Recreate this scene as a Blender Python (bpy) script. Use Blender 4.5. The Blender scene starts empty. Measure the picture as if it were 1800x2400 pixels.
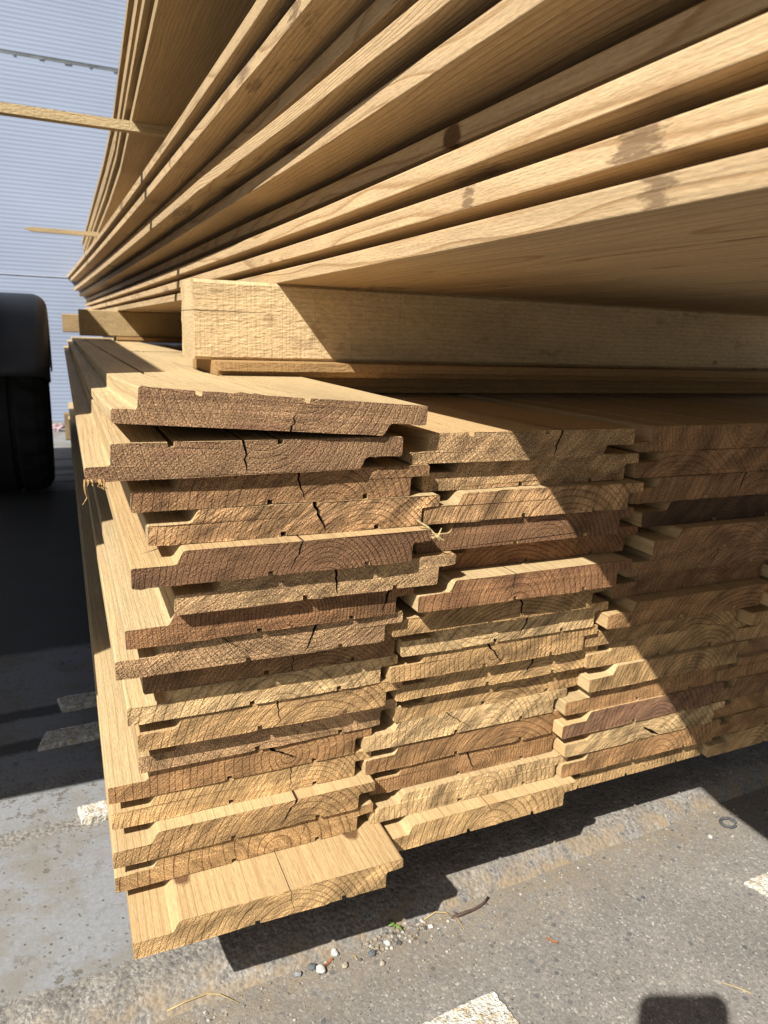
import bpy, bmesh, math, random
from mathutils import Vector, noise, Matrix
from mathutils.geometry import tessellate_polygon
random.seed(7)
scene = bpy.context.scene
COL = scene.collection
T = 0.0242           # board thickness (laid at a 25 mm pitch: no board is quite flat)
WB, WT = 0.211, 0.2275   # bottom face width, overall width with the right lip
SLOPE = -0.008       # the stacks dip slightly away from the viewer
GZ, AZ = -0.100, -0.118  # painted slab level, asphalt level

# ------------------------------------------------------------------ helpers
def link(o, parent=None):
    COL.objects.link(o)
    if parent is not None:
        o.parent = parent
    return o

def tag(o, label=None, cat=None, group=None, kind=None):
    if label: o['label'] = label
    if cat: o['category'] = cat
    if group: o['group'] = group
    if kind: o['kind'] = kind
    return o

def empty(name, loc=(0, 0, 0), rz=0):
    o = bpy.data.objects.new(name, None)
    o.location = loc
    o.rotation_euler = (0, 0, rz)
    o.empty_display_size = 0.05
    return link(o)

def obj(name, bm, mats, parent=None, loc=(0, 0, 0), smooth=False):
    me = bpy.data.meshes.new(name)
    bm.normal_update()
    bm.to_mesh(me)
    bm.free()
    for m in (mats if isinstance(mats, (list, tuple)) else [mats]):
        me.materials.append(m)
    if smooth:
        for p in me.polygons:
            p.use_smooth = True
    o = bpy.data.objects.new(name, me)
    o.location = loc
    return link(o, parent)

def box(bm, x0, x1, y0, y1, z0, z1, bev=0.0, seg=2):
    r = bmesh.ops.create_cube(bm, size=1.0)
    vs = r['verts']
    for v in vs:
        v.co = Vector((x0 + (v.co.x + .5) * (x1 - x0), y0 + (v.co.y + .5) * (y1 - y0), z0 + (v.co.z + .5) * (z1 - z0)))
    if bev > 0:
        es = list({e for v in vs for e in v.link_edges})
        bmesh.ops.bevel(bm, geom=es, offset=bev, segments=seg, affect='EDGES', profile=0.5)
    return bm

def tube(bm, pts, rads, n=8, cap=True):
    rings = []
    for i, p in enumerate(pts):
        p = Vector(p)
        a = Vector(pts[max(0, i - 1)]); b = Vector(pts[min(len(pts) - 1, i + 1)])
        d = (b - a).normalized()
        u = d.orthogonal().normalized(); w = d.cross(u)
        r = rads[i] if isinstance(rads, (list, tuple)) else rads
        rings.append([bm.verts.new(p + (u * math.cos(2 * math.pi * k / n) + w * math.sin(2 * math.pi * k / n)) * r) for k in range(n)])
    for a, b in zip(rings, rings[1:]):
        for k in range(n):
            bm.faces.new((a[k], a[(k + 1) % n], b[(k + 1) % n], b[k]))
    if cap:
        bm.faces.new(rings[0][::-1]); bm.faces.new(rings[-1])
    return bm

# ------------------------------------------------------------------ node helpers
ALB = .70            # overall reflectance level of the place
class NT:
    def __init__(self, name):
        self.m = bpy.data.materials.new(name)
        self.m.use_nodes = True
        self.t = self.m.node_tree
        self.t.nodes.clear()
        self.out = self.t.nodes.new('ShaderNodeOutputMaterial')
        self.b = self.t.nodes.new('ShaderNodeBsdfPrincipled')
        self.t.links.new(self.b.outputs[0], self.out.inputs['Surface'])
    def lk(self, a, b):
        self.t.links.new(a, b)
    def put(self, sock, v):
        if hasattr(v, 'is_linked') or isinstance(v, bpy.types.NodeSocket):
            self.lk(v, sock)
        elif isinstance(v, (tuple, list)) and sock.type == 'RGBA' and len(v) == 3:
            sock.default_value = (*v, 1)
        else:
            sock.default_value = v
    def math(self, op, a, b=None, c=None, clamp=False):
        n = self.t.nodes.new('ShaderNodeMath'); n.operation = op; n.use_clamp = clamp
        self.put(n.inputs[0], a)
        if b is not None: self.put(n.inputs[1], b)
        if c is not None: self.put(n.inputs[2], c)
        return n.outputs[0]
    def vm(self, op, a, b=None):
        n = self.t.nodes.new('ShaderNodeVectorMath'); n.operation = op
        self.put(n.inputs[0], a)
        if b is not None:
            if op == 'SCALE': self.put(n.inputs['Scale'], b)
            else: self.put(n.inputs[1], b)
        return n.outputs['Value'] if op in ('LENGTH', 'DOT_PRODUCT', 'DISTANCE') else n.outputs[0]
    def obj(self):
        return self.t.nodes.new('ShaderNodeTexCoord').outputs['Object']
    def attr(self, name, out='Vector'):
        n = self.t.nodes.new('ShaderNodeAttribute'); n.attribute_type = 'OBJECT'; n.attribute_name = name
        return n.outputs[out]
    def sep(self, v):
        n = self.t.nodes.new('ShaderNodeSeparateXYZ'); self.put(n.inputs[0], v); return n.outputs
    def comb(self, x, y, z):
        n = self.t.nodes.new('ShaderNodeCombineXYZ')
        for s, v in zip(n.inputs, (x, y, z)): self.put(s, v)
        return n.outputs[0]
    def noise(self, v, scale=1.0, detail=2.0, rough=.5, dist=0.0, out='Fac'):
        n = self.t.nodes.new('ShaderNodeTexNoise')
        self.put(n.inputs['Vector'], v); n.inputs['Scale'].default_value = scale
        n.inputs['Detail'].default_value = detail; n.inputs['Roughness'].default_value = rough
        n.inputs['Distortion'].default_value = dist
        return n.outputs[out]
    def voro(self, v, scale, feature='F1', rnd=1.0):
        n = self.t.nodes.new('ShaderNodeTexVoronoi'); n.feature = feature
        self.put(n.inputs['Vector'], v); n.inputs['Scale'].default_value = scale
        n.inputs['Randomness'].default_value = rnd
        return n.outputs
    def ramp(self, f, stops, interp='LINEAR'):
        n = self.t.nodes.new('ShaderNodeValToRGB'); self.put(n.inputs[0], f)
        cr = n.color_ramp; cr.interpolation = interp
        while len(cr.elements) < len(stops): cr.elements.new(.5)
        for e, (p, c) in zip(cr.elements, stops):
            e.position = p
            e.color = (c, c, c, 1) if not isinstance(c, (tuple, list)) else (*c[:3], 1)
        return n.outputs[0]
    def mix(self, f, a, b, mode='MIX'):
        n = self.t.nodes.new('ShaderNodeMix'); n.data_type = 'RGBA'; n.blend_type = mode
        self.put(n.inputs['Factor'], f); self.put(n.inputs['A'], a); self.put(n.inputs['B'], b)
        return n.outputs['Result']
    def maprange(self, v, a, b, c=0.0, d=1.0):
        n = self.t.nodes.new('ShaderNodeMapRange'); n.clamp = True
        for s, x in zip(n.inputs, (v, a, b, c, d)): self.put(s, x)
        return n.outputs[0]
    def bump(self, h, strength=.5, dist=.001, normal=None):
        n = self.t.nodes.new('ShaderNodeBump'); n.inputs['Strength'].default_value = strength
        n.inputs['Distance'].default_value = dist; self.put(n.inputs['Height'], h)
        if normal is not None: self.put(n.inputs['Normal'], normal)
        return n.outputs[0]
    def done(self, col, rough=.7, normal=None, spec=.25, metal=0.0):
        self.put(self.b.inputs['Base Color'], self.mix(1.0, col, (ALB, ALB, ALB), 'MULTIPLY'))
        self.put(self.b.inputs['Roughness'], rough)
        self.b.inputs['Specular IOR Level'].default_value = spec
        self.b.inputs['Metallic'].default_value = metal
        if normal is not None: self.put(self.b.inputs['Normal'], normal)
        return self.m

def plain(name, col, rough=.6, metal=0.0, var=.15, scale=30, bump=0.0, spec=.3):
    n = NT(name)
    v = n.obj()
    k = n.noise(v, scale, 4)
    c = n.mix(1.0, col, n.ramp(k, [(.25, 1 - var), (.75, 1 + var)]), 'MULTIPLY')
    nm = n.bump(n.noise(v, scale * 6, 3), .4, bump) if bump else None
    return n.done(c, rough, nm, spec, metal)

# ------------------------------------------------------------------ wood
def rings(n, v, vs):
    """growth rings: distance from the pith axis of this board, warped a little along it"""
    pith = n.attr('pith'); rg = n.attr('ring_width', 'Fac')
    wob = n.noise(n.vm('MULTIPLY', vs, (9, 2.2, 9)), 1, 2, out='Color')
    wob = n.vm('SCALE', n.vm('MULTIPLY', n.vm('SUBTRACT', wob, (.5, .5, .5)), (.016, 0, .016)), n.attr('wobble', 'Fac'))
    q = n.vm('SUBTRACT', n.vm('ADD', v, wob), pith)
    s = n.sep(q)
    sx = n.math('ADD', s[0], n.math('MULTIPLY', n.sep(v)[1], n.attr('drift', 'Fac')))
    r = n.vm('LENGTH', n.comb(sx, 0.0, s[2]))
    var = n.noise(n.comb(n.math('MULTIPLY', r, 70.0), n.sep(vs)[1], n.attr('seed', 'Fac')), 1, 1)
    ph = n.math('ADD', n.math('DIVIDE', r, rg), n.math('MULTIPLY', var, 1.6))
    fr = n.math('FRACT', ph)
    return n.ramp(fr, [(0, 0.0), (.55, .05), (.78, .28), (.89, 1.0), (.95, .9), (1.0, 0.0)])

def wood_base(n):
    v = n.obj()
    sd = n.attr('seed', 'Fac')
    vs = n.vm('ADD', v, n.comb(sd, n.math('MULTIPLY', sd, 1.7), n.math('MULTIPLY', sd, .6)))
    return v, vs, rings(n, v, vs)

def wood_long():
    n = NT('wood_long_grain')
    v, vs, late = wood_base(n)
    fine = n.noise(n.vm('MULTIPLY', vs, (650, 16, 650)), 1, 2)
    fuzz = n.noise(n.vm('MULTIPLY', vs, (900, 150, 900)), 1, 2)
    blot = n.noise(n.vm('MULTIPLY', vs, (16, 2.2, 16)), 1, 4)
    lc = n.math('MULTIPLY', late, n.attr('ring_contrast', 'Fac'))
    c = n.mix(lc, n.attr('wood_color', 'Color'), n.attr('wood_late', 'Color'))
    c = n.mix(1.0, c, n.ramp(blot, [(.25, .80), (.5, 1.0), (.8, 1.12)]), 'MULTIPLY')
    c = n.mix(1.0, c, n.ramp(fine, [(.3, .84), (.7, 1.10)]), 'MULTIPLY')
    c = n.mix(1.0, c, n.ramp(fuzz, [(.3, .90), (.7, 1.08)]), 'MULTIPLY')
    # short dark pores along the grain
    pore = n.noise(n.vm('MULTIPLY', vs, (1500, 120, 1500)), 1, 1)
    c = n.mix(n.ramp(pore, [(.60, 0.0), (.70, .5)]), c, n.attr('wood_late', 'Color'))
    # greyish bark / handling stains with broken outline
    st = n.noise(n.vm('MULTIPLY', vs, (22, 6.5, 22)), 1, 2)
    br = n.noise(n.vm('MULTIPLY', vs, (420, 45, 420)), 1, 3, .6)
    m = n.math('ADD', st, n.math('MULTIPLY', n.math('SUBTRACT', br, .5), .42))
    thr = n.math('SUBTRACT', 1.0, n.math('MULTIPLY', n.attr('stain', 'Fac'), .40))
    m = n.maprange(m, thr, n.math('ADD', thr, .07), 0.0, .68)
    c = n.mix(m, c, (.20, .13, .085))
    chk = n.noise(n.vm('MULTIPLY', vs, (210, 1.3, 210)), 1, 2, .4)
    c = n.mix(n.math('MULTIPLY', n.ramp(chk, [(.69, 0.0), (.72, .8)]), n.attr('checks', 'Fac')), c, (.10, .055, .03))
    yy = n.sep(v)[1]
    for an in ('patch_a', 'patch_b'):
        ps = n.sep(n.attr(an))
        q = n.math('DIVIDE', n.math('ABSOLUTE', n.math('SUBTRACT', yy, ps[0])), ps[1])
        q = n.math('ADD', n.math('SUBTRACT', .85, q), n.math('MULTIPLY', n.math('SUBTRACT', n.noise(n.vm('MULTIPLY', vs, (340, 75, 340)), 1, 3, .6), .5), 2.6))
        q = n.math('MULTIPLY', n.maprange(q, .15, .55, 0.0, .8), n.maprange(n.sep(v)[2], .0005, .001))
        c = n.mix(q, c, (.20, .125, .068))
    # one knot per board
    kdist = []
    for an in ('knot', 'knot_b'):
        ks = n.sep(n.vm('SUBTRACT', v, n.attr(an)))
        kdist.append(n.vm('LENGTH', n.comb(ks[0], n.math('MULTIPLY', ks[1], .6), n.math('MULTIPLY', ks[2], .8))))
    kd2 = n.math('MINIMUM', *kdist)
    kd3 = n.math('ADD', kd2, n.math('MULTIPLY', n.math('SUBTRACT', n.noise(vs, 160, 2), .5), .004))
    km = n.maprange(kd3, .009, .006, 0.0, 1.0)
    kr = n.math('SINE', n.math('MULTIPLY', kd3, 4200.0))
    kc = n.mix(n.math('MULTIPLY_ADD', kr, .5, .5), (.13, .068, .032), (.22, .12, .055))
    c = n.mix(km, c, kc)
    h = n.math('SUBTRACT', n.math('ADD', n.math('MULTIPLY', fine, .6), n.math('MULTIPLY', fuzz, .6)), n.math('MULTIPLY', lc, .5))
    return n.done(c, .72, n.bump(h, .7, .0007), .22)

def wood_end():
    n = NT('wood_end_grain')
    v, vs, late = wood_base(n)
    # saw tear: short slanted fibres
    s = n.sep(vs)
    a = math.radians(38)
    sz = n.math('MULTIPLY', s[2], n.attr('saw_dir', 'Fac'))
    u1 = n.math('ADD', n.math('MULTIPLY', s[0], math.cos(a)), n.math('MULTIPLY', sz, math.sin(a)))
    u2 = n.math('SUBTRACT', n.math('MULTIPLY', sz, math.cos(a)), n.math('MULTIPLY', s[0], math.sin(a)))
    tear = n.noise(n.comb(n.math('MULTIPLY', u1, 95.0), s[1], n.math('MULTIPLY', u2, 620.0)), 1, 3, .6)
    wide = n.noise(n.comb(n.math('MULTIPLY', u1, 28.0), s[1], n.math('MULTIPLY', u2, 110.0)), 1, 2)
    speck = n.noise(n.vm('MULTIPLY', vs, (820, 0, 820)), 1, 2, .65)
    blot = n.noise(n.vm('MULTIPLY', vs, (30, 0, 40)), 1, 3)
    fade = n.ramp(n.noise(n.vm('MULTIPLY', vs, (45, 0, 70)), 1, 3, .6), [(.30, .40), (.60, 1.0)])
    lc = n.math('MULTIPLY', n.math('MULTIPLY', late, fade), n.attr('end_contrast', 'Fac'))
    c = n.mix(lc, n.attr('end_color', 'Color'), n.attr('end_late', 'Color'))
    c = n.mix(1.0, c, n.ramp(blot, [(.28, .58), (.5, 1.0), (.75, 1.28)]), 'MULTIPLY')
    tr = n.attr('tear', 'Fac')
    c = n.mix(tr, c, n.mix(1.0, c, n.ramp(wide, [(.32, .48), (.5, 1.0), (.68, 1.42)]), 'MULTIPLY'))
    c = n.mix(tr, c, n.mix(1.0, c, n.ramp(tear, [(.30, .52), (.5, 1.0), (.70, 1.36)]), 'MULTIPLY'))
    sp = n.ramp(speck, [(.28, .16), (.42, .72), (.55, 1.12), (.68, 2.2)])
    c = n.mix(n.attr('sparkle', 'Fac'), c, n.mix(1.0, c, sp, 'MULTIPLY'))
    pu = n.noise(n.vm('MULTIPLY', vs, (26, 0, 60)), 1, 3)
    c = n.mix(n.math('MULTIPLY', n.ramp(pu, [(.50, 0.0), (.68, 1.0)]), n.attr('reddish', 'Fac')), c, n.mix(.6, c, (.19, .05, .045)))
    h = n.math('ADD', n.math('MULTIPLY', speck, 1.0), n.math('ADD', n.math('MULTIPLY', tear, n.math('MULTIPLY_ADD', tr, 1.2, .5)), n.math('MULTIPLY', n.math('MULTIPLY', wide, tr), 1.6)))
    h = n.math('SUBTRACT', h, n.math('MULTIPLY', lc, .9))
    h = n.math('MULTIPLY', h, n.attr('relief', 'Fac'))
    return n.done(c, .8, n.bump(h, 1.0, .0021), .2)

M_LONG, M_END = wood_long(), wood_end()

def wattr(o, wood=(.56, .37, .165), wlate=None, rc=.55, end=(.42, .27, .12), elate=None, ec=.6, pith=(.1, 0, -.02), rw=.005,
          drift=.0, seed=None, stain=.5, tear=.6, sparkle=.5, reddish=.2, knot=(9, 9, 9), knot_b=(9, 9, 9), wobble=1.0):
    o['wood_color'] = tuple(wood)
    o['wood_late'] = tuple(wlate or (wood[0] * .62, wood[1] * .52, wood[2] * .42))
    o['ring_contrast'] = rc
    end = (end[0] * 1.28, end[1] * 1.19, end[2] * 1.15)
    if elate: elate = (elate[0] * 1.22, elate[1] * 1.08, elate[2])
    o['end_color'] = tuple(end)
    o['end_late'] = tuple(elate or (end[0] * .50, end[1] * .44, end[2] * .40))
    o['end_contrast'] = ec * .88
    o['relief'] = random.uniform(.55, 1.25); o['saw_dir'] = random.choice((1.0, 1.0, 1.0, -.8, .45))
    o['pith'] = tuple(pith); o['ring_width'] = rw; o['drift'] = drift
    o['seed'] = random.uniform(0, 9) if seed is None else seed
    o['stain'] = stain; o['tear'] = tear; o['sparkle'] = sparkle; o['reddish'] = reddish; o['knot'] = tuple(knot); o['knot_b'] = tuple(knot_b); o['wobble'] = wobble; o['checks'] = 0.0; o['patch_a'] = (99.0, .01, 0.0); o['patch_b'] = (99.0, .01, 0.0)
    return o

# ------------------------------------------------------------------ shiplap board
def crack_pts(x0, x1, gap, depth, side, rnd):
    """zigzag slit from the top or bottom face; returns outline points (centre x, half gap, z)"""
    n = 7
    path = []
    for k in range(n + 1):
        f = k / n
        z = T * (1 - depth * f) if side == 'top' else T * depth * f
        jx = 0 if k == 0 else rnd.uniform(-1, 1) * .0013
        hg = gap * .72 * (1 - .6 * f ** 1.5) if k < n else 0
        path.append((x0 + (x1 - x0) * f + jx, hg, z))
    down = [(x, hg, z) for x, hg, z in path]
    up = [(x, -hg, z) for x, hg, z in reversed(path[:-1])]
    if side == 'top':      # walked right to left
        return down + up
    return [(x, -hg, z) for x, hg, z in path] + [(x, hg, z) for x, hg, z in reversed(path[:-1])]

M_CRACK = plain('painted_crack_shade', (.055, .034, .02), .9)  # crack walls coloured dark: the shade of deep slits put into the colour

def outline(flip, cracks, lipf, rnd, grooves=True):
    lz = T * lipf
    bot = [(0, 0, .0012)]
    items = []
    if grooves:
        for gx in (.0967, .1725):
            items.append((gx, [(gx - .0023, 0, 0), (gx - .0021, .0034, 0), (gx + .0021, .0034, 0), (gx + .0023, 0, 0)]))
    tops = []
    for (x0, x1, gap, depth, side) in cracks:
        if flip:
            x0, x1, side = WT - x0, WT - x1, ('bot' if side == 'top' else 'top')
        pts = crack_pts(x0, x1, gap, depth, side, rnd)
        (items if side == 'bot' else tops).append((x0, pts))
    out = [(0.0, 0.0, 0.0, .0012)]
    for x, pts in sorted(items, key=lambda a: a[0]):
        for p in pts:
            if len(pts) == 4: out.append((p[0], 0.0, p[1], 0))
            else: out.append((p[0], p[1], p[2], -1))
    out += [(WB, 0.0, 0.0, .0012), (WB + .0006, 0.0, T * .61, .0022), (WT, 0.0, T * .625, .0016), (WT, 0.0, T, .0016)]
    for x, pts in sorted(tops, key=lambda a: -a[0]):
        for p in pts: out.append((p[0], p[1], p[2], -1))
    out += [(.0350, 0.0, T, .0022), (.0300, 0.0, lz, .0022), (0.0, 0.0, lz, .0014)]
    # fillets
    res = []
    m = len(out)
    for i, (x, h, z, r) in enumerate(out):
        if r <= 0:
            res.append((x, h, z, r < 0)); continue
        p = Vector((x, z)); a = Vector((out[i - 1][0], out[i - 1][2])); b = Vector((out[(i + 1) % m][0], out[(i + 1) % m][2]))
        da, db = (a - p), (b - p)
        ra = min(r, da.length * .45, db.length * .45)
        pa, pb = p + da.normalized() * ra, p + db.normalized() * ra
        for k in range(4):
            t = k / 3
            q = pa * (1 - t) ** 2 + p * 2 * t * (1 - t) + pb * t ** 2
            res.append((q.x, 0.0, q.y, False))
    # subdivide long edges so the sawn end can be ragged
    fin = []
    for i, a in enumerate(res):
        b = res[(i + 1) % len(res)]
        fin.append(a)
        L = math.hypot(a[0] - b[0], a[2] - b[2])
        k = int(L / .005)
        for j in range(1, k):
            t = j / k
            fin.append((a[0] + (b[0] - a[0]) * t, a[1] + (b[1] - a[1]) * t, a[2] + (b[2] - a[2]) * t, a[3] and b[3]))
    if flip:
        fin = [(WT - x, -h, T - z, q) for x, h, z, q in fin]
    return fin

def board(name, length, flip=False, cracks=(), lipf=.6, skew=0.0, twist=None, bow=None, y0=0.0, seed=0, crack_len=.30, fray=False, grooves=True):
    """one shiplap board along +Y; local origin at the lower left corner of its near end"""
    rnd = random.Random(seed)
    ol = outline(flip, cracks, lipf, rnd, grooves)
    ys = [0, .003, .015, .04, .08, .14, .22, .33, .5, .8, 1.15, 1.5, 1.9, 2.3, 2.8, 3.3, 3.9, 4.5, 5.2]
    ys = [y for y in ys if y < length - .05] + [length]
    bm = bmesh.new()
    rg = []
    for i, y in enumerate(ys):
        sc = max(.012, 1 - y / crack_len)
        ring = []
        for (x, h, z, ck) in ol:
            px, pz, py = x + h * sc, z, y
            if i == 0:
                nv = noise.noise(Vector((x * 260 + seed * 3.1, z * 260, seed)))
                nl = noise.noise(Vector((x * 30 + seed, z * 20, 4.2)))
                py += nv * .0006 + nl * .0009
                px += rnd.uniform(-1, 1) * .00012
                pz += (nv * .00025 + rnd.uniform(-1, 1) * .00022 + (math.copysign(rnd.uniform(.0002, .0009), z - T / 2) if rnd.random() < .10 else 0)) if h == 0 else 0
                if fray and x < .03 and z < .003: pz -= abs(nv) * .004
            if i < 6: py += skew * (x / WB) * (1 - i / 6)
            if twist:
                a = twist(y)
                cx = .1925
                dx = px - cx
                px, pz = cx + dx * math.cos(a) + pz * math.sin(a), pz * math.cos(a) - dx * math.sin(a)
            if bow: px += bow(y0 + y)
            ring.append(bm.verts.new((px, py, pz)))
        rg.append(ring)
    m = len(ol)
    for a, b in zip(rg, rg[1:]):
        for k in range(m):
            f = bm.faces.new((a[k], b[k], b[(k + 1) % m], a[(k + 1) % m]))
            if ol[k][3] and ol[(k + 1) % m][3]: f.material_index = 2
    tri = tessellate_polygon([[Vector((x + h, z, 0)) for x, h, z, ck in ol]])
    for ring, flipf in ((rg[0], False), (rg[-1], True)):
        for t in tri:
            try: f = bm.faces.new([ring[j] for j in t])
            except ValueError: continue
            f.material_index = 1
    bmesh.ops.recalc_face_normals(bm, faces=bm.faces)
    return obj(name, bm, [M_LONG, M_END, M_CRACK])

# colour sets of sawn ends (real surface colours: fresh, weathered, stained)
PAL = {
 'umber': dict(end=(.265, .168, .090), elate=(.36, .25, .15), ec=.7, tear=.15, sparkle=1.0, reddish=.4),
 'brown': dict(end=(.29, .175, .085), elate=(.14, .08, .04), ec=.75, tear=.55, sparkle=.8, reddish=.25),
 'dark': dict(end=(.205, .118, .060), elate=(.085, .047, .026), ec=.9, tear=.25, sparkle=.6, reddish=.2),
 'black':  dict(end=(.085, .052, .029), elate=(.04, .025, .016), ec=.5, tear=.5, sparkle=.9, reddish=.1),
 'streak': dict(end=(.43, .275, .135), elate=(.18, .10, .048), ec=.9, tear=1.0, sparkle=.6, reddish=.15),
 'grey': dict(end=(.42, .29, .15), elate=(.25, .155, .08), ec=.5, tear=.6, sparkle=1.0, reddish=.3),
 'red': dict(end=(.30, .168, .080), elate=(.15, .072, .035), ec=.8, tear=.4, sparkle=.6, reddish=.45),
 'tan': dict(end=(.46, .305, .140), elate=(.23, .13, .055), ec=.85, tear=.6, sparkle=.6, reddish=.1),
 'rust': dict(end=(.38, .228, .102), elate=(.19, .10, .045), ec=.85, tear=.55, sparkle=.55, reddish=.15),
 'yellow': dict(end=(.53, .362, .168), elate=(.28, .16, .062), ec=.85, tear=.6, sparkle=.5, reddish=.0),
 'pale': dict(end=(.60, .440, .225), elate=(.34, .21, .09), ec=.75, tear=.8, sparkle=.55, reddish=.03),
 'pink': dict(end=(.44, .295, .155), elate=(.26, .155, .08), ec=.6, tear=.5, sparkle=.95, reddish=.35),
 'olive': dict(end=(.44, .295, .135), elate=(.21, .125, .052), ec=.85, tear=.75, sparkle=.5, reddish=.0),
 'plum': dict(end=(.25, .148, .085), elate=(.11, .06, .036), ec=.9, tear=.5, sparkle=.55, reddish=.3),
}
ORD = ['', 'first', 'second', 'third', 'fourth', 'fifth', 'sixth', 'seventh', 'eighth', 'ninth', 'tenth', 'eleventh', 'twelfth', 'thirteenth', 'fourteenth', 'fifteenth', 'sixteenth', 'seventeenth']
LOWER = 'shiplap boards of the lower stack'
LEN = 3.15
def full(x0, x1=None, gap=.0013, side='top', depth=.97):
    return (x0, x0 if x1 is None else x1, gap, depth, side)

# left column: (x, y, z, flip, palette, cracks, pith(x,z), ring width, look)
LEFT = [
 (.0360, -.0237, .400, 1, 'umber', [(.120, .1235, .0011, .55, 'bot')], (.125, .052), .0068, 'tilted dark brown board with broad curved growth rings'),
 (.0190, -.0200, .3742, 1, 'umber', [full(.104, .107)], (.118, .042), .0048, 'speckled dark brown board with frayed lower corner'),
 (.0469, -.0145, .350, 0, 'brown', [full(.118, .123)], (.142, -.012), .0062, 'brown board end with a bent upright crack'),
 (.0570, -.0148, .325, 0, 'streak', [full(.121, .130, .0022)], (.165, -.030), .0042, 'streaky tan board end with a wide crack'),
 (.0436, -.0300, .300, 0, 'dark', [full(.121, .112, .0011)], (.138, -.014), .0042, 'dark brown board jutting out with bright top edge'),
 (.0723, -.0235, .275, 0, 'grey', [full(.121, .124, .0015)], (.060, -.060), .0052, 'greyish speckled board end set back to the right'),
 (.0385, -.0160, .250, 0, 'red', [full(.205, .199, .0018), (.122, .121, .0006, .35, 'bot')], (.124, .009), .0031, 'reddish brown board end with ring centre showing'),
 (.0309, -.0110, .225, 0, 'pink', [full(.152, .143, .0016), (.075, .100, .0009, .8, 'top')], (.150, .060), .0040, 'mauve tinged board end with two slanting cracks'),
 (.0507, .0105, .200, 0, 'brown', [(.118, .120, .0006, .9, 'bot')], (.140, -.050), .0036, 'brown board end recessed in the shade'),
 (.0384, .0098, .175, 0, 'pale', [], (.120, -.022), .0085, 'pale straw board end with slanted saw marks'),
 (.0450, .0118, .150, 0, 'tan', [(.112, .114, .0009, .9, 'top')], (.150, -.034), .0058, 'yellowish tan board end with a fine upright crack'),
 (.0453, .0212, .125, 0, 'pink', [(.143, .130, .0006, .8, 'top')], (.110, -.030), .0070, 'pinkish grey board end half in shadow'),
 (.0216, .0250, .100, 0, 'rust', [(.128, .158, .0030, .75, 'top')], (.150, .010), .0062, 'rust brown board end with a wedge shaped split'),
 (.0229, .0258, .075, 0, 'yellow', [(.150, .149, .0008, .97, 'top')], (.165, -.028), .0046, 'yellow streaked board end with a thin straight crack'),
 (.0217, .0115, .050, 0, 'tan', [full(.153, .137, .0016)], (.160, -.026), .0062, 'tan board jutting forward with a long slanted crack'),
 (.0222, .0132, .025, 0, 'tan', [(.165, .155, .0006, .7, 'top')], (.140, .004), .0100, 'tan board end with zigzag growth rings'),
 (.0310, -.0335, .000, 0, 'yellow', [full(.124, .127, .0005)], (.125, -.022), .0052, 'bottom board reaching furthest out with wide sunlit top'),
]
MID = [
 (.2580, -.0120, .375, 1, 'grey', [full(.146, .139, .0014)], (.120, .045), .0040, 'grey brown board end half crossed by shadow'),
 (.2740, -.0040, .350, 0, 'grey', [], (.115, -.020), .0045, 'speckled brown board end under a narrow shadow'),
 (.2717, -.0150, .325, 0, 'streak', [], (.150, -.040), .0060, 'streaky tan brown board with sunlit top edge'),
 (.2679, -.0125, .300, 0, 'dark', [], (.130, -.010), .0050, 'dark board end with a reddish eye shaped patch'),
 (.2953, .0068, .275, 0, 'red', [], (.090, -.060), .0050, 'dark red brown board recessed in shade'),
 (.2679, -.0195, .250, 0, 'red', [full(.096, .092, .0008)], (.098, -.005), .0066, 'orange brown board jutting out with arched rings'),
 (.2524, -.0060, .225, 0, 'tan', [full(.128, .132, .0018)], (.130, -.080), .0042, 'tan board end mostly shaded and cracked through'),
 (.2660, .0030, .200, 0, 'pale', [full(.134, .122, .0016)], (.090, .050), .0055, 'pale board end with a dark split near its middle'),
 (.2576, .0060, .175, 0, 'tan', [full(.098, .116, .0018)], (.106, .009), .0050, 'tan board end with ring centre and bent crack'),
 (.2686, .0158, .150, 0, 'yellow', [(.150, .138, .0018, .95, 'top')], (.160, -.030), .0040, 'straw board end with a slanted black crack'),
 (.2705, .0220, .125, 0, 'olive', [], (.120, -.022), .0055, 'olive tan board end with wide arched rings'),
 (.2415, .0220, .100, 0, 'pale', [(.085, .113, .0010, .9, 'top')], (.135, -.006), .0060, 'pale board end with a small blue stain'),
 (.2440, .0235, .075, 0, 'rust', [], (.160, -.040), .0070, 'rust streaked board end with saw tear marks'),
 (.2495, .0252, .050, 0, 'rust', [full(.104, .116, .0015)], (.122, .008), .0030, 'fine ringed brown board end with slanted crack'),
 (.2484, .0175, .025, 0, 'pale', [], (.125, .002), .0058, 'pale streaky board with a thin bright top edge'),
 (.2516, .0014, .000, 0, 'yellow', [(.118, .122, .0005, .5, 'top')], (.124, -.012), .0070, 'bottom yellow board with arched rings and bright top'),
]
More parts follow.
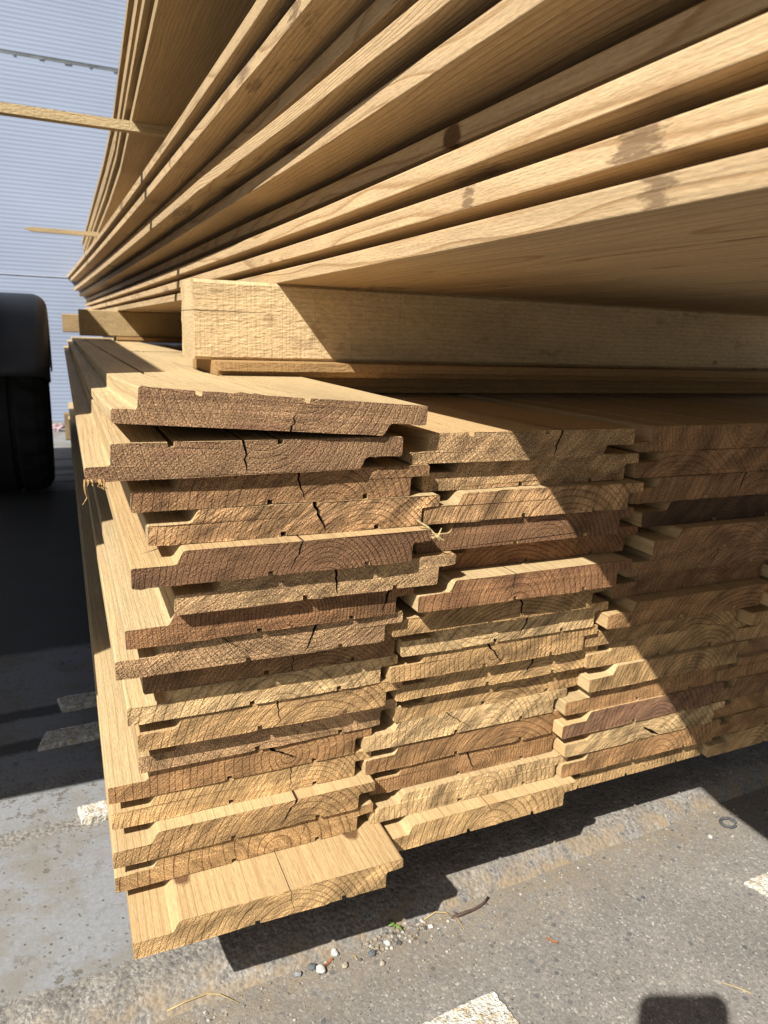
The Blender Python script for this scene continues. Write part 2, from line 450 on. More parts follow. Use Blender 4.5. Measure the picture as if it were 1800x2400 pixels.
RIGHT = [
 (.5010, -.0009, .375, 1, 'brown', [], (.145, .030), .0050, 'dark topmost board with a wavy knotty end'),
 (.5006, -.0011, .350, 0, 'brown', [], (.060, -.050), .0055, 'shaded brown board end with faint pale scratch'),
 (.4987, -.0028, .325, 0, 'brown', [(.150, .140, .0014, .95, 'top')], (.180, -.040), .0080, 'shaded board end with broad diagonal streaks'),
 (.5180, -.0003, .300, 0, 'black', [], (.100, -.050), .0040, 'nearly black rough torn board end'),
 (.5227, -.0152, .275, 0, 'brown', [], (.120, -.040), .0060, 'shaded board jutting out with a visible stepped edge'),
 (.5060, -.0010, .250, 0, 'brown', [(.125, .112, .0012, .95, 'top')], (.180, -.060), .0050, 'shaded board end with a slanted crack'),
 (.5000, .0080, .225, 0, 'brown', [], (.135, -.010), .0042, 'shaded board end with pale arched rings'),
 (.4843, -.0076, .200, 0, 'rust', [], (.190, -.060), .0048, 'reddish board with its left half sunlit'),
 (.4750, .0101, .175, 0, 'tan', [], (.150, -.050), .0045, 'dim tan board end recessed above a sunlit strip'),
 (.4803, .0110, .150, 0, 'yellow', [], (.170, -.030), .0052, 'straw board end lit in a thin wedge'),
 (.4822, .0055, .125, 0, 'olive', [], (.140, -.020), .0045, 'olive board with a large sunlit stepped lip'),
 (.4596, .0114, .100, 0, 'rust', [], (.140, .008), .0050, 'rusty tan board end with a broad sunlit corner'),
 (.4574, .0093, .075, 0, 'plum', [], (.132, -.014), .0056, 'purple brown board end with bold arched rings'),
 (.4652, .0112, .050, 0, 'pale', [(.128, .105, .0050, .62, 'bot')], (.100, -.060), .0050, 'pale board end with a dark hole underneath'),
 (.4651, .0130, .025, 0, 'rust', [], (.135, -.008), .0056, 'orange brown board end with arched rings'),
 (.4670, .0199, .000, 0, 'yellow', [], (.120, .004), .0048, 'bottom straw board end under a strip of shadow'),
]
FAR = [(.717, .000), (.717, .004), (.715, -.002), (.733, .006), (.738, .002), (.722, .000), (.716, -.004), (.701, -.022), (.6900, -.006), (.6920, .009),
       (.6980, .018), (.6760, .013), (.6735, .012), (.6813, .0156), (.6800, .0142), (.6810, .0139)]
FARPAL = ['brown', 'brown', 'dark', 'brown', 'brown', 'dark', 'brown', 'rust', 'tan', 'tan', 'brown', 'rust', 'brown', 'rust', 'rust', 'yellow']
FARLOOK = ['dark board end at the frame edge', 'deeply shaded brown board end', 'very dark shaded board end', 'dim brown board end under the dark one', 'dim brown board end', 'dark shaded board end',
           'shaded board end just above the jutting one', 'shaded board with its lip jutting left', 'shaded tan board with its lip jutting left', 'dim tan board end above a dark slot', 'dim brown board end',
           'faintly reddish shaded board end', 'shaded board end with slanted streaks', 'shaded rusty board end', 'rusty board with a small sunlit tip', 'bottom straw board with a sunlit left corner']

def place_lower(rows, column, cid):
    for i, (x, y, z, flip, pal, cr, pith, rw, look) in enumerate(rows):
        seed = cid * 40 + i
        tw = (lambda yy: .066 * max(0.0, 1 - yy / .36) ** 1.3) if (cid == 1 and i == 0) else None
        o = board('shiplap_board', LEN + random.uniform(-.12, .12), bool(flip), cr, seed=seed, twist=tw, fray=(cid == 1 and i == 1),
                  skew=random.uniform(-.0015, .0015))
        o.location = (x, y, z + y * SLOPE)
        o.rotation_euler = (SLOPE, 0, random.uniform(-.0012, .0012))
        v = random.uniform(.90, 1.08); w = random.uniform(.94, 1.05)
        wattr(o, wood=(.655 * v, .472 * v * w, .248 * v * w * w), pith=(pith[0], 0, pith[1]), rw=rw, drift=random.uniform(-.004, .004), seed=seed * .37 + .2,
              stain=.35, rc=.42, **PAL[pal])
        tag(o, '%s, %s from top, %s column' % (look, ORD[i + 1], column), 'board', LOWER)
        yield o
L = list(place_lower(LEFT, 'left', 1))
Mi = list(place_lower(MID, 'middle', 2))
Ri = list(place_lower(RIGHT, 'third', 3))
far_rows = []
for i, ((x, y), p) in enumerate(zip(FAR, FARPAL)):
    far_rows.append((x, y, .375 - .025 * i, i == 0, p, [], (random.uniform(.05, .18), random.uniform(-.05, .01)), random.uniform(.004, .006), FARLOOK[i]))
Fa = list(place_lower(far_rows, 'rightmost', 4))
wide = []
for i in range(16):
    wide.append((FAR[i][0] + .2165, .004 + .006 * random.random(), .375 - .025 * i, i == 0, random.choice(('brown', 'dark', 'tan', 'rust')), [], (random.uniform(.05, .18), random.uniform(-.05, .01)), random.uniform(.004, .006), 'dim board end past the right frame edge'))
list(place_lower(wide, 'fifth', 5))
# knot scars on the bottom left board's upper face, rough torn patch colours
L[16]['knot'] = (.043, .049, .027); L[16]['knot_b'] = (.196, .050, .027)
L[15]['wobble'] = 2.6
L[0]['wood_color'] = (.67, .50, .27)

# splinters hanging from the frayed corner of the second board
rnd = random.Random(3)
bm = bmesh.new()
for k in range(6):
    x0 = rnd.uniform(-.001, .016) if k else -.0003
    ln = rnd.uniform(.003, .007) if k else .016
    pts = [(x0, .0008, .001)]
    for j in range(1, 5):
        pts.append((x0 + rnd.uniform(-.0012, .0015) * j * .5, -.0006 * j * rnd.uniform(.2, 1.4), .001 - ln * j / 4))
    tube(bm, pts, [.0007, .0008, .0006, .0004, .0002], 5)
sp = obj('splinter', bm, M_LONG, L[1])
wattr(sp, wood=(.50, .31, .13), stain=.0)

# ------------------------------------------------------------------ upper stack
UPPER = 'shiplap boards of the upper stack'
YN = -.95            # near ends of the upper boards, behind the viewer
def upper(x, z, look, length, near, bow, seed, stain, knot=(9, 9, 9), wood=None, lipf=.58, row=None, yn=None):
    yy = YN + random.uniform(-.03, .03) if yn is None else yn
    o = board('shiplap_board', length - yy, False, (), lipf=lipf, seed=seed, bow=bow, y0=yy, grooves=True)
    o.location = (x, yy, z + yy * SLOPE)
    o.rotation_euler = (SLOPE, 0, 0)
    v = random.uniform(.92, 1.08)
    wattr(o, wood=wood or (.655 * v, .468 * v, .262 * v), rc=.75, pith=(random.uniform(-.02, .2), 0, random.choice((-1, 1)) * random.uniform(.02, .07)), rw=random.uniform(.004, .007),
          drift=random.uniform(-.02, .02), stain=stain, wobble=2.6, knot=(knot[0], knot[1] - yy, knot[2]), **PAL['tan'])
    o['checks'] = .7 if z < .54 else .2
    tag(o, look, 'board', UPPER)
    return o
Z1 = .5286
def bow_low(y):
    return -.105 * max(0.0, (y - .25) / 3.6) ** 1.25
U = [  # x near, slope dx/dy near, stain, look
 (.2455, .004, .85, 'lowest board of the upper stack with brown scuff stains'),
 (.2535, -.004, .8, 'pale upper stack board with two dark bark stains, second from the bottom'),
 (.2530, -.006, .8, 'pale upper stack board with wavy grain, third from the bottom'),
 (.2690, -.020, .75, 'shaded upper stack board with a round knot, set back fourth from the bottom'),
 (.2275, -.010, .70, 'upper stack board with smooth pale edge jutting out, fifth from the bottom'),
 (.2155, -.035, .92, 'upper stack board with a band of wavy ridged grain, sixth from the bottom'),
 (.2190, -.010, .85, 'narrow looking half shaded upper stack board, seventh from the bottom'),
 (.1905, -.012, .90, 'upper stack board with a torn edge and grey smudges, eighth from the bottom'),
 (.1795, -.006, .80, 'grey tinged upper stack board just below the sticks, ninth from the bottom'),
]
PATCH = {0: ((-.262, .013), ), 1: ((-.238, .026), (-.085, .014)), 7: ((.085, .025), ), 8: ((1.3, .05), )}
for i, (x, sl, stn, look) in enumerate(U):
    kn = (.002, .62, .006) if i == 3 else (9, 9, 9)
    b = (lambda y, s=sl: s * max(-.3, min(y, .6)) + bow_low(y))
    o = upper(x, Z1 + .025 * i, look, 3.9 + random.uniform(-.1, .15), YN, b, 300 + i, stn, kn)
    for nm, (py, ry) in zip(('patch_a', 'patch_b'), PATCH.get(i, ())):
        o[nm] = (py - o.location.y, ry, 0.0)
    if i == 3: o['knot'] = (.0, .0 - o.location.y + -.03, .006)
    if i == 5: o['ring_contrast'] = .95; o['pith'] = (-.012, 0, .03); o['ring_width'] = .0026
for j in range(3):       # the rest of the lowest course, seen from below
    upper(.2455 + .2135 * (j + 1), Z1, ['underside board beside the lowest upper stack edge, with long dark check lines', 'shaded underside board over the middle of the bearers', 'rightmost dark underside board of the upper stack'][j],
          3.7, YN, lambda y: bow_low(y), 330 + j, .6)
ZT = .8145
TOPX = [.1180, .1105, .1085, .1120, .1070]
TLOOK = ['board resting on the sticks at top left, dark brown underside facing down', 'thin pale board edge just above the board on the sticks', 'outermost pale board edge against the blue wall',
         'upper board edge above the frame line, second from the top', 'topmost board of the upper stack, above the frame']
for i, x in enumerate(TOPX):
    b = (lambda y: .030 * max(-.3, min(y, 1.5)))
    upper(x, ZT + .025 * i, TLOOK[i], 3.95 + random.uniform(-.1, .1), YN, b, 360 + i, .45, wood=(.56, .40, .21))

# ------------------------------------------------------------------ bearers, sticker, sticks
def timber(name, x0, x1, y0, y1, z0, z1, bev=.002, seed=1, rough=.0009, checks=False):
    bm = bmesh.new()
    nx = 60
    sec = []
    ch = [(y0, z0), (y1, z0), (y1, z1), (y0, z1)]
    pts = []
    for k in range(4):
        a, b = ch[k], ch[(k + 1) % 4]
        m = 8
        for j in range(m):
            t = (j + .15) / m if j == 0 else j / m
            t = .04 if j == 0 else t
            pts.append((a[0] + (b[0] - a[0]) * t, a[1] + (b[1] - a[1]) * t))
        pts.append((a[0] + (b[0] - a[0]) * .96, a[1] + (b[1] - a[1]) * .96))
    rg = []
    xs = [x0 + (x1 - x0) * (i / nx) ** 1.6 for i in range(nx + 1)]
    for i, x in enumerate(xs):
        ring = []
        for (y, z) in pts:
            nz = noise.noise(Vector((x * 40 + seed, y * 90, z * 90)))
            dx = noise.noise(Vector((seed, y * 160, z * 160))) * .0016 if i == 0 else 0
            ring.append(bm.verts.new((x + dx - x0, y + nz * rough - y0, z + noise.noise(Vector((x * 37, y * 80 + seed, z * 80))) * rough - z0)))
        rg.append(ring)
    m = len(pts)
    for a, b in zip(rg, rg[1:]):
        for k in range(m):
            bm.faces.new((a[k], a[(k + 1) % m], b[(k + 1) % m], b[k]))
    f = bm.faces.new(rg[0][::-1]); f.material_index = 1
    f = bm.faces.new(rg[-1]); f.material_index = 1
    bmesh.ops.recalc_face_normals(bm, faces=bm.faces)
    return obj(name, bm, [M_SAWN, M_SAWNEND], loc=(x0, y0, z0))

def sawn_mat(name, axis_x=True, end=False):
    """rough band-sawn softwood, grain along local X"""
    n = NT(name)
    v = n.obj()
    sd = n.attr('seed', 'Fac')
    vs = n.vm('ADD', v, n.comb(sd, sd, sd))
    wob = n.vm('MULTIPLY', n.vm('SUBTRACT', n.noise(n.vm('MULTIPLY', vs, (2, 14, 14)), 1, 2, out='Color'), (.5, .5, .5)), (0, .02, .02))
    q = n.vm('ADD', v, wob)
    s = n.sep(n.vm('SUBTRACT', q, n.attr('pith')))
    r = n.vm('LENGTH', n.comb(0.0, s[1], s[2]))
    fr = n.math('FRACT', n.math('ADD', n.math('DIVIDE', r, .0055), n.noise(vs, 20, 1)))
    late = n.ramp(fr, [(0, 0.0), (.5, .08), (.85, 1.0), (1.0, 0.0)])
    fuzz = n.noise(n.vm('MULTIPLY', vs, (140, 420, 420)), 1, 3, .6)
    lump = n.noise(n.vm('MULTIPLY', vs, (60, 200, 200)), 1, 3)
    blot = n.noise(n.vm('MULTIPLY', vs, (5, 18, 18)), 1, 4)
    c = n.mix(n.math('MULTIPLY', late, .35), n.attr('wood_color', 'Color'), n.attr('wood_late', 'Color'))
    c = n.mix(1.0, c, n.ramp(blot, [(.25, .78), (.75, 1.15)]), 'MULTIPLY')
    c = n.mix(1.0, c, n.ramp(fuzz, [(.3, .80), (.7, 1.12)]), 'MULTIPLY')
    st = n.noise(n.vm('MULTIPLY', vs, (26, 40, 40)), 1, 3)
    c = n.mix(n.math('MULTIPLY', n.ramp(st, [(.62, 0.0), (.70, .55)]), n.attr('stain', 'Fac')), c, (.20, .115, .055))
    # a drying check running along the timber from its end
    z = n.math('SUBTRACT', n.sep(v)[2], n.math('MULTIPLY_ADD', n.noise(n.comb(n.math('MULTIPLY', n.sep(v)[0], 30.0), 0.0, sd), 1, 2), .006, .052))
    ck = n.math('MULTIPLY', n.maprange(n.math('ABSOLUTE', z), .0006, .0003, 0.0, 1.0), n.maprange(n.sep(v)[0], .085, .05, 0.0, 1.0))
    ck = n.math('MULTIPLY', ck, n.attr('check', 'Fac'))
    c = n.mix(n.math('MULTIPLY', ck, .8), c, (.10, .055, .025))
    # small knots
    vk = n.voro(n.vm('MULTIPLY', vs, (1, 1.3, 1.3)), 11)
    km = n.math('MULTIPLY', n.maprange(vk['Distance'], .085, .05, 0.0, 1.0), n.ramp(n.sep(vk['Color'])[0], [(.6, 0.0), (.65, 1.0)]))
    c = n.mix(n.math('MULTIPLY', km, .75), c, (.22, .115, .05))
    saw = n.noise(n.vm('MULTIPLY', vs, (330, 9, 9)), 1, 2)
    h = n.math('ADD', n.math('MULTIPLY', fuzz, 1.0), n.math('ADD', n.math('MULTIPLY', lump, .55), n.math('MULTIPLY', saw, .5)))
    h = n.math('SUBTRACT', h, n.math('MULTIPLY', ck, 2.0))
    return n.done(c, .78, n.bump(h, .9, .0017), .2)
M_SAWN = sawn_mat('rough_sawn_timber')
M_SAWNEND = sawn_mat('rough_sawn_end')

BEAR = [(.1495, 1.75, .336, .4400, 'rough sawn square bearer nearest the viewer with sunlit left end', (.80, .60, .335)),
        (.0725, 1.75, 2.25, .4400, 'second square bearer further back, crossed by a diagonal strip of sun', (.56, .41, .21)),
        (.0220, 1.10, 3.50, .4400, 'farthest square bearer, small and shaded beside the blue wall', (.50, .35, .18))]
for i, (xa, xb, y, z, look, wc) in enumerate(BEAR):
    zz = z + y * SLOPE
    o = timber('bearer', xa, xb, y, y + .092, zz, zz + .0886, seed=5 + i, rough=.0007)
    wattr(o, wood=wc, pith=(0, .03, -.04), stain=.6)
    o['check'] = 1.0 if i == 0 else 0.0
    tag(o, look, 'timber', 'square bearers between the two stacks')

# flat rebated sticker boards under the bearers
def sticker(x0, x1, y0, y1, z0, z1, look, seed):
    bm = bmesh.new()
    h = z1 - z0
    prof = [(y0 + .013, z0), (y1, z0), (y1, z1), (y0, z1), (y0, z0 + h * .42), (y0 + .011, z0 + h * .38)]
    rg = []
    for x in [x0 + (x1 - x0) * k / 12 for k in range(13)]:
        rg.append([bm.verts.new((x - x0, y - y0, z - z0)) for y, z in prof])
    for a, b in zip(rg, rg[1:]):
        for k in range(6):
            bm.faces.new((a[k], a[(k + 1) % 6], b[(k + 1) % 6], b[k]))
    bm.faces.new(rg[0][::-1]); bm.faces.new(rg[-1])
    bmesh.ops.recalc_face_normals(bm, faces=bm.faces)
    o = obj('sticker_board', bm, [M_SAWN], loc=(x0, y0, z0))
    wattr(o, wood=(.50, .31, .135), pith=(0, .02, -.05), stain=.5, seed=seed)
    o['check'] = 0.0
    tag(o, look, 'timber', 'sticker boards under the bearers')
    return o
sticker(.168, 1.75, .288, .470, .4232 + .30 * SLOPE, .4396 + .30 * SLOPE, 'flat rebated board lying under the nearest square bearer', 2.0)
sticker(.262, 1.75, .345, .520, .4003 + .35 * SLOPE, .4228 + .35 * SLOPE, 'added filler board closing the light gap under the sticker board, resting on the middle columns', 3.0)  # added board, blocks the view through to the bright background
sticker(.19, 1.2, 2.23, 2.41, .4232 + 2.24 * SLOPE, .4396 + 2.24 * SLOPE, 'flat board under the second, farther square bearer', 4.0)

def stick(x0, x1, y, z, w, h, look, seed):
    bm = bmesh.new()
    N = 16
    rg = []
    for k in range(N + 1):
        x = (x1 - x0) * k / N
        dz = noise.noise(Vector((x * 5, seed, 0))) * .0015
        q = .25 if (k == 0 and 'pointed' in look) else 1.0
        rg.append([bm.verts.new((x, a * q, h * (1 - q) / 2 + b * q + dz * .5)) for a, b in ((0, 0), (w, 0), (w, h), (0, h))])
    for a, b in zip(rg, rg[1:]):
        for k in range(4):
            bm.faces.new((a[k], a[(k + 1) % 4], b[(k + 1) % 4], b[k]))
    bm.faces.new(rg[0][::-1]); bm.faces.new(rg[-1])
    bmesh.ops.recalc_face_normals(bm, faces=bm.faces)
    o = obj('stacking_stick', bm, [M_SAWN], loc=(x0, y, z))
    wattr(o, wood=(.68, .52, .29), pith=(0, .02, -.03), stain=.3, seed=seed)
    o['check'] = 0.0
    tag(o, look, 'stick', 'thin sticks between board layers')
ZS = ZT - .0152
stick(-.19, .33, .893, ZS + .893 * SLOPE, .021, .0150, 'long thin stick poking out left across the blue wall', 1.0)
stick(-.085, .33, 2.53, ZS + 2.53 * SLOPE, .021, .0150, 'shorter thin stick farther back with a pointed tip', 2.0)
stick(.16, .40, -.55, ZS - .55 * SLOPE, .021, .0150, 'thin stick between layers behind the viewer', 3.0)
for i, y in enumerate((.885, 2.53, -.55)):
    o = timber('spacer_block', .235, .40, y, y + .06, Z1 + .2252 + y * SLOPE, ZS + y * SLOPE - .0002, seed=60 + i, rough=.0003)
    wattr(o, wood=(.45, .31, .15)); o['check'] = 0.0
    tag(o, 'small spacer block under the ' + ['long stick', 'farther stick', 'stick behind the viewer'][i], 'timber', 'spacer blocks under the sticks')

# hidden bearers that carry the lower stack
for i, y in enumerate((.62, 1.6, 2.6)):
    zb = y * SLOPE
    o = timber('ground_bearer', .06 if i else .10, .92, y, y + .1, GZ, zb - .0004, seed=20 + i)
    wattr(o, wood=(.30, .22, .13), stain=.6); o['check'] = 0.0
    tag(o, ['front', 'middle', 'rear'][i] + ' square bearer under the lower stack on the slab', 'timber', 'bearers under the lower stack')

# ------------------------------------------------------------------ ground
KS = .062            # the kerb runs at a slight angle to the stack
def ground_slab():
    n = NT('painted_concrete')
    v = n.obj(); s = n.sep(v)
    w = n.math('SUBTRACT', s[1], n.math('MULTIPLY', s[0], KS))
    edge = n.math('MULTIPLY', n.math('SUBTRACT', n.noise(v, 38, 4, .65), .5), .022)
    we = n.math('ADD', w, edge)
    # exposed aggregate
    vo = n.voro(v, 210); vo2 = n.voro(v, 560)
    ag = n.ramp(n.sep(vo['Color'])[0], [(0, (.075, .075, .08)), (.22, (.17, .155, .14)), (.45, (.25, .225, .19)), (.7, (.34, .31, .27)), (.93, (.42, .37, .29)), (1, (.55, .52, .48))])
    ag2 = n.ramp(n.sep(vo2['Color'])[1], [(0, (.14, .13, .12)), (.5, (.27, .25, .22)), (1, (.46, .43, .38))])
    agc = n.mix(n.ramp(vo['Distance'], [(.3, 0.0), (.5, 1.0)]), ag, ag2)
    agc = n.mix(.40, agc, (.225, .212, .195))
    agc = n.mix(1.0, agc, n.ramp(n.noise(v, 30, 4), [(.3, .75), (.7, 1.2)]), 'MULTIPLY')
    # paint film with pits and worn patches
    pit = n.voro(v, 125)
    pr = n.sep(pit['Color'])
    pm = n.math('MULTIPLY', n.maprange(n.math('ADD', pit['Distance'], n.math('MULTIPLY', n.noise(v, 400, 2), .25)), .34, .25, 0.0, 1.0), n.ramp(pr[0], [(.45, 0.0), (.47, 1.0)]))
    dirt = n.noise(v, 13, 6, .7)
    dm = n.ramp(dirt, [(.46, 0.0), (.62, .8)])
    wear = n.math('MULTIPLY', n.ramp(n.noise(v, 60, 5, .7), [(.55, 0.0), (.63, 1.0)]), n.ramp(n.noise(v, 9, 2), [(.38, .25), (.56, .95)]))
    pc = n.mix(1.0, (.282, .290, .303), n.ramp(n.noise(v, 220, 3), [(.3, .90), (.7, 1.09)]), 'MULTIPLY')
    pc = n.mix(dm, pc, (.235, .215, .18))
    pc = n.mix(n.math('MAXIMUM', n.math('MULTIPLY', pm, .9), wear), pc, n.mix(.65, agc, (.10, .085, .062)))
    def band(a, b, soft=.004):
        return n.math('MULTIPLY', n.maprange(we, a - soft, a + soft), n.maprange(we, b + soft, b - soft))
    bare = n.maprange(we, .068, .064, 0.0, 1.0)
    bare = n.math('MAXIMUM', bare, n.math('MULTIPLY', n.maprange(s[0], .05, .13), n.maprange(we, .30, .22)))
    bare = n.math('MAXIMUM', bare, band(.279, .302))
    bare = n.math('MAXIMUM', bare, n.math('MULTIPLY', band(.372, .392), .8))
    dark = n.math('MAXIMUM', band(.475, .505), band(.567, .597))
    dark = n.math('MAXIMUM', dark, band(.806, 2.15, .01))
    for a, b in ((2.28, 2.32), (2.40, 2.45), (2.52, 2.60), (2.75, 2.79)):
        dark = n.math('MAXIMUM', dark, band(a, b, .01))  # far shadow stripes, painted into the ground colour
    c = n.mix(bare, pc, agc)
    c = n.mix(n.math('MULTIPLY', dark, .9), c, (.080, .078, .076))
    sand = n.math('MULTIPLY', n.maprange(we, .045, .015, 0.0, 1.0), n.ramp(n.noise(v, 45, 4), [(.40, 0.0), (.62, .8)]))
    c = n.mix(sand, c, (.33, .245, .15))
    h = n.math('ADD', n.math('MULTIPLY', n.noise(v, 300, 3), .4), n.math('MULTIPLY', n.math('MULTIPLY', bare, n.math('SUBTRACT', .6, vo['Distance'])), 1.4))
    h = n.math('SUBTRACT', h, n.math('MULTIPLY', n.math('MAXIMUM', pm, wear), .6))
    return n.done(c, .75, n.bump(h, .8, .0009), .25)

def asphalt():
    n = NT('worn_asphalt')
    v = n.obj(); s = n.sep(v)
    w = n.math('SUBTRACT', s[1], n.math('MULTIPLY', s[0], KS))
    a = n.voro(v, 230); b = n.voro(v, 520); d = n.voro(v, 120)
    ca = n.ramp(n.sep(a['Color'])[0], [(0, (.055, .055, .06)), (.16, (.15, .135, .12)), (.5, (.235, .212, .185)), (.8, (.31, .285, .25)), (.95, (.42, .39, .34)), (1, (.66, .62, .55))])
    cb = n.ramp(n.sep(b['Color'])[1], [(0, (.10, .095, .09)), (.3, (.20, .18, .16)), (.7, (.28, .255, .225)), (.94, (.40, .37, .32)), (1, (.80, .77, .70))])
    c = n.mix(.56, n.mix(n.ramp(a['Distance'], [(.25, 0.0), (.42, 1.0)]), ca, cb), (.275, .255, .230))
    big = n.math('MULTIPLY', n.maprange(d['Distance'], .36, .30), n.ramp(n.sep(d['Color'])[2], [(.86, 0.0), (.88, 1.0)]))
    c = n.mix(big, c, n.ramp(n.sep(d['Color'])[0], [(0, (.12, .12, .125)), (.4, (.19, .185, .18)), (.7, (.31, .28, .24)), (1, (.40, .36, .31))]))
    c = n.mix(1.0, c, n.ramp(n.noise(v, 9, 5, .6), [(.28, .92), (.72, 1.30)]), 'MULTIPLY')
    pitv = n.voro(v, 260); pm = n.math('MULTIPLY', n.maprange(pitv['Distance'], .22, .15), n.ramp(n.sep(pitv['Color'])[1], [(.80, 0.0), (.82, 1.0)]))
    c = n.mix(n.math('MULTIPLY', pm, .8), c, (.045, .042, .04))
    sand = n.math('MULTIPLY', n.maprange(n.math('ADD', w, n.math('MULTIPLY', n.math('SUBTRACT', n.noise(v, 22, 4), .5), .05)), -.075, .012, 0.0, 1.0), n.ramp(n.noise(v, 60, 4, .65), [(.36, .1), (.62, .85)]))
    grain = n.ramp(n.noise(v, 1500, 2), [(.3, .68), (.7, 1.3)])
    c = n.mix(sand, c, n.mix(1.0, (.335, .265, .18), grain, 'MULTIPLY'))
    c = n.mix(.5, c, n.mix(1.0, c, grain, 'MULTIPLY'))
    h = n.math('SUBTRACT', n.math('SUBTRACT', n.noise(v, 700, 3), n.math('MULTIPLY', a['Distance'], .5)), n.math('MULTIPLY', pm, 1.2))
    c = n.mix(1.0, c, (.86, .87, .88), 'MULTIPLY')
    return n.done(c, .82, n.bump(h, .7, .0008), .25)

# asphalt: one sheet reaching the horizon
bm = bmesh.new()
xs = [-60, -10, -2, -.5, .0, .5, 1, 2, 10, 60]; ysl = [-60, -10, -2, -.6, -.2, .05]
vv = [[bm.verts.new((x, y + KS * x if abs(x) < 3 else y + KS * 3 * (1 if x > 0 else -1), AZ)) for y in ysl] for x in xs]
for i in range(len(xs) - 1):
    for j in range(len(ysl) - 1):
        bm.faces.new((vv[i][j], vv[i + 1][j], vv[i + 1][j + 1], vv[i][j + 1]))
asph = obj('asphalt', bm, asphalt()); asph['kind'] = 'structure'

# slab with a worn rounded edge dropping to the asphalt
bm = bmesh.new()
ws = [.002 + .0022 * k for k in range(34)] + [.085, .1, .13, .18, .3, .6, 1.2, 2.5, 5, 12, 60]
xs = [-60, -12, -3, -1, -.5] + [-.32 + .004 * k for k in range(345)] + [1.1, 1.5, 3, 12, 60]
grid = []
for x in xs:
    row = []
    ks = KS * max(-3, min(3, x))
    wav = noise.noise(Vector((x * 7, 2.2, 0))) * .004 + noise.noise(Vector((x * 30, 5.2, 0))) * .0016
    for w in ws:
        t = max(0.0, min(1.0, (w - .004 + wav) / .056))
        prof = 1 - (1 - t) ** 2.3
        z = AZ - .004 + (GZ - AZ + .004) * prof
        if w < .09:
            z += noise.noise(Vector((x * 110, w * 110, 1))) * .0008 * (1 if t < 1 else .4)
        row.append(bm.verts.new((x, w + ks, z)))
    grid.append(row)
for i in range(len(xs) - 1):
    for j in range(len(ws) - 1):
        bm.faces.new((grid[i][j], grid[i + 1][j], grid[i + 1][j + 1], grid[i][j + 1]))
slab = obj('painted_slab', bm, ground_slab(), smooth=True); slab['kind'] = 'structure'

# ------------------------------------------------------------------ small things on the ground
def stone_mesh(bm, c, r, sq=(1, .8, .65), seed=0, sub=2, rough=.25):
    res = bmesh.ops.create_icosphere(bm, subdivisions=sub, radius=1.0)
    rot = Matrix.Rotation(seed * 1.7, 3, 'Z')
    for v in res['verts']:
        k = 1 + noise.noise(v.co * 1.3 + Vector((seed * 3.1, seed, 0))) * rough * 1.6
        p = Vector((v.co.x * sq[0], v.co.y * sq[1], v.co.z * sq[2])) * r * k
        v.co = rot @ p + Vector(c)
M_STONE = {k: plain(k + '_stone', c, .65, var=.25, scale=160, bump=.0006) for k, c in dict(white=(.62, .60, .56), grey=(.30, .30, .31), dark=(.13, .14, .155), buff=(.46, .40, .31)).items()}
PEB = [(.1985, .0085, .0052, 'white', 'largest whitish pebble beside the kerb'), (.1915, .0145, .0042, 'dark', 'dark grey pebble touching the large whitish one'),
       (.2175, .0215, .0044, 'white', 'angular whitish pebble nearer the kerb than the largest one'), (.2510, .0078, .0042, 'dark', 'blue grey pebble alone on the sandy strip'),
       (.2705, .0135, .0036, 'white', 'small round white pebble under the green sprout'), (.2215, .0045, .0036, 'buff', 'small buff pebble right of the largest one'),
       (.3205, .0165, .0028, 'white', 'small pale pebble below the stem end'), (.2560, -.0060, .0030, 'buff', 'tiny buff pebble on bare asphalt'),
       (.1770, .0120, .0034, 'grey', 'small grey pebble left of the dark one'), (.7085, .0125, .0030, 'white', 'white pebble beside the rubber ring')]
for i, (x, y, r, k, look) in enumerate(PEB):
    bm = bmesh.new()
    stone_mesh(bm, (0, 0, r * .5), r, seed=i + 1, sub=3, rough=.22)
    o = obj('pebble', bm, M_STONE[k], loc=(x, y, AZ), smooth=True)
    tag(o, look, 'pebble', 'pebbles along the kerb')

# loose grit along the kerb foot and cracked dirt around the sprout: nobody could count it
rnd = random.Random(11)
bm = bmesh.new()
for i in range(1500):
    x = rnd.uniform(-.1, 1.05)
    w = .004 - abs(rnd.gauss(0, .024))
    r = .0004 + rnd.random() ** 3 * .0014
    if rnd.random() < .25:
        a = rnd.uniform(0, 6.28); q = rnd.random() ** .6 * .03
        x = .281 + math.cos(a) * q * 1.3; w = .003 + math.sin(a) * q * .5; r *= 1.5
    y = w + KS * x
    res = bmesh.ops.create_icosphere(bm, subdivisions=1, radius=r)
    mi = rnd.choice((0, 0, 1, 1, 2, 3))
    for v in res['verts']:
        v.co = Vector((v.co.x * rnd.uniform(.7, 1.3) + x, v.co.y * rnd.uniform(.7, 1.3) + y, v.co.z * .7 + AZ + r * .4))
    for f in {f for v in res['verts'] for f in v.link_faces}: f.material_index = mi
M_GRIT = [plain('grit_buff', (.34, .28, .20), .8), plain('grit_grey', (.24, .225, .20), .8), plain('grit_dark', (.10, .095, .09), .8), plain('grit_pale', (.50, .47, .42), .8)]
o = obj('loose_grit', bm, M_GRIT); o['kind'] = 'stuff'; o['label'] = 'loose sandy grit along the foot of the kerb'

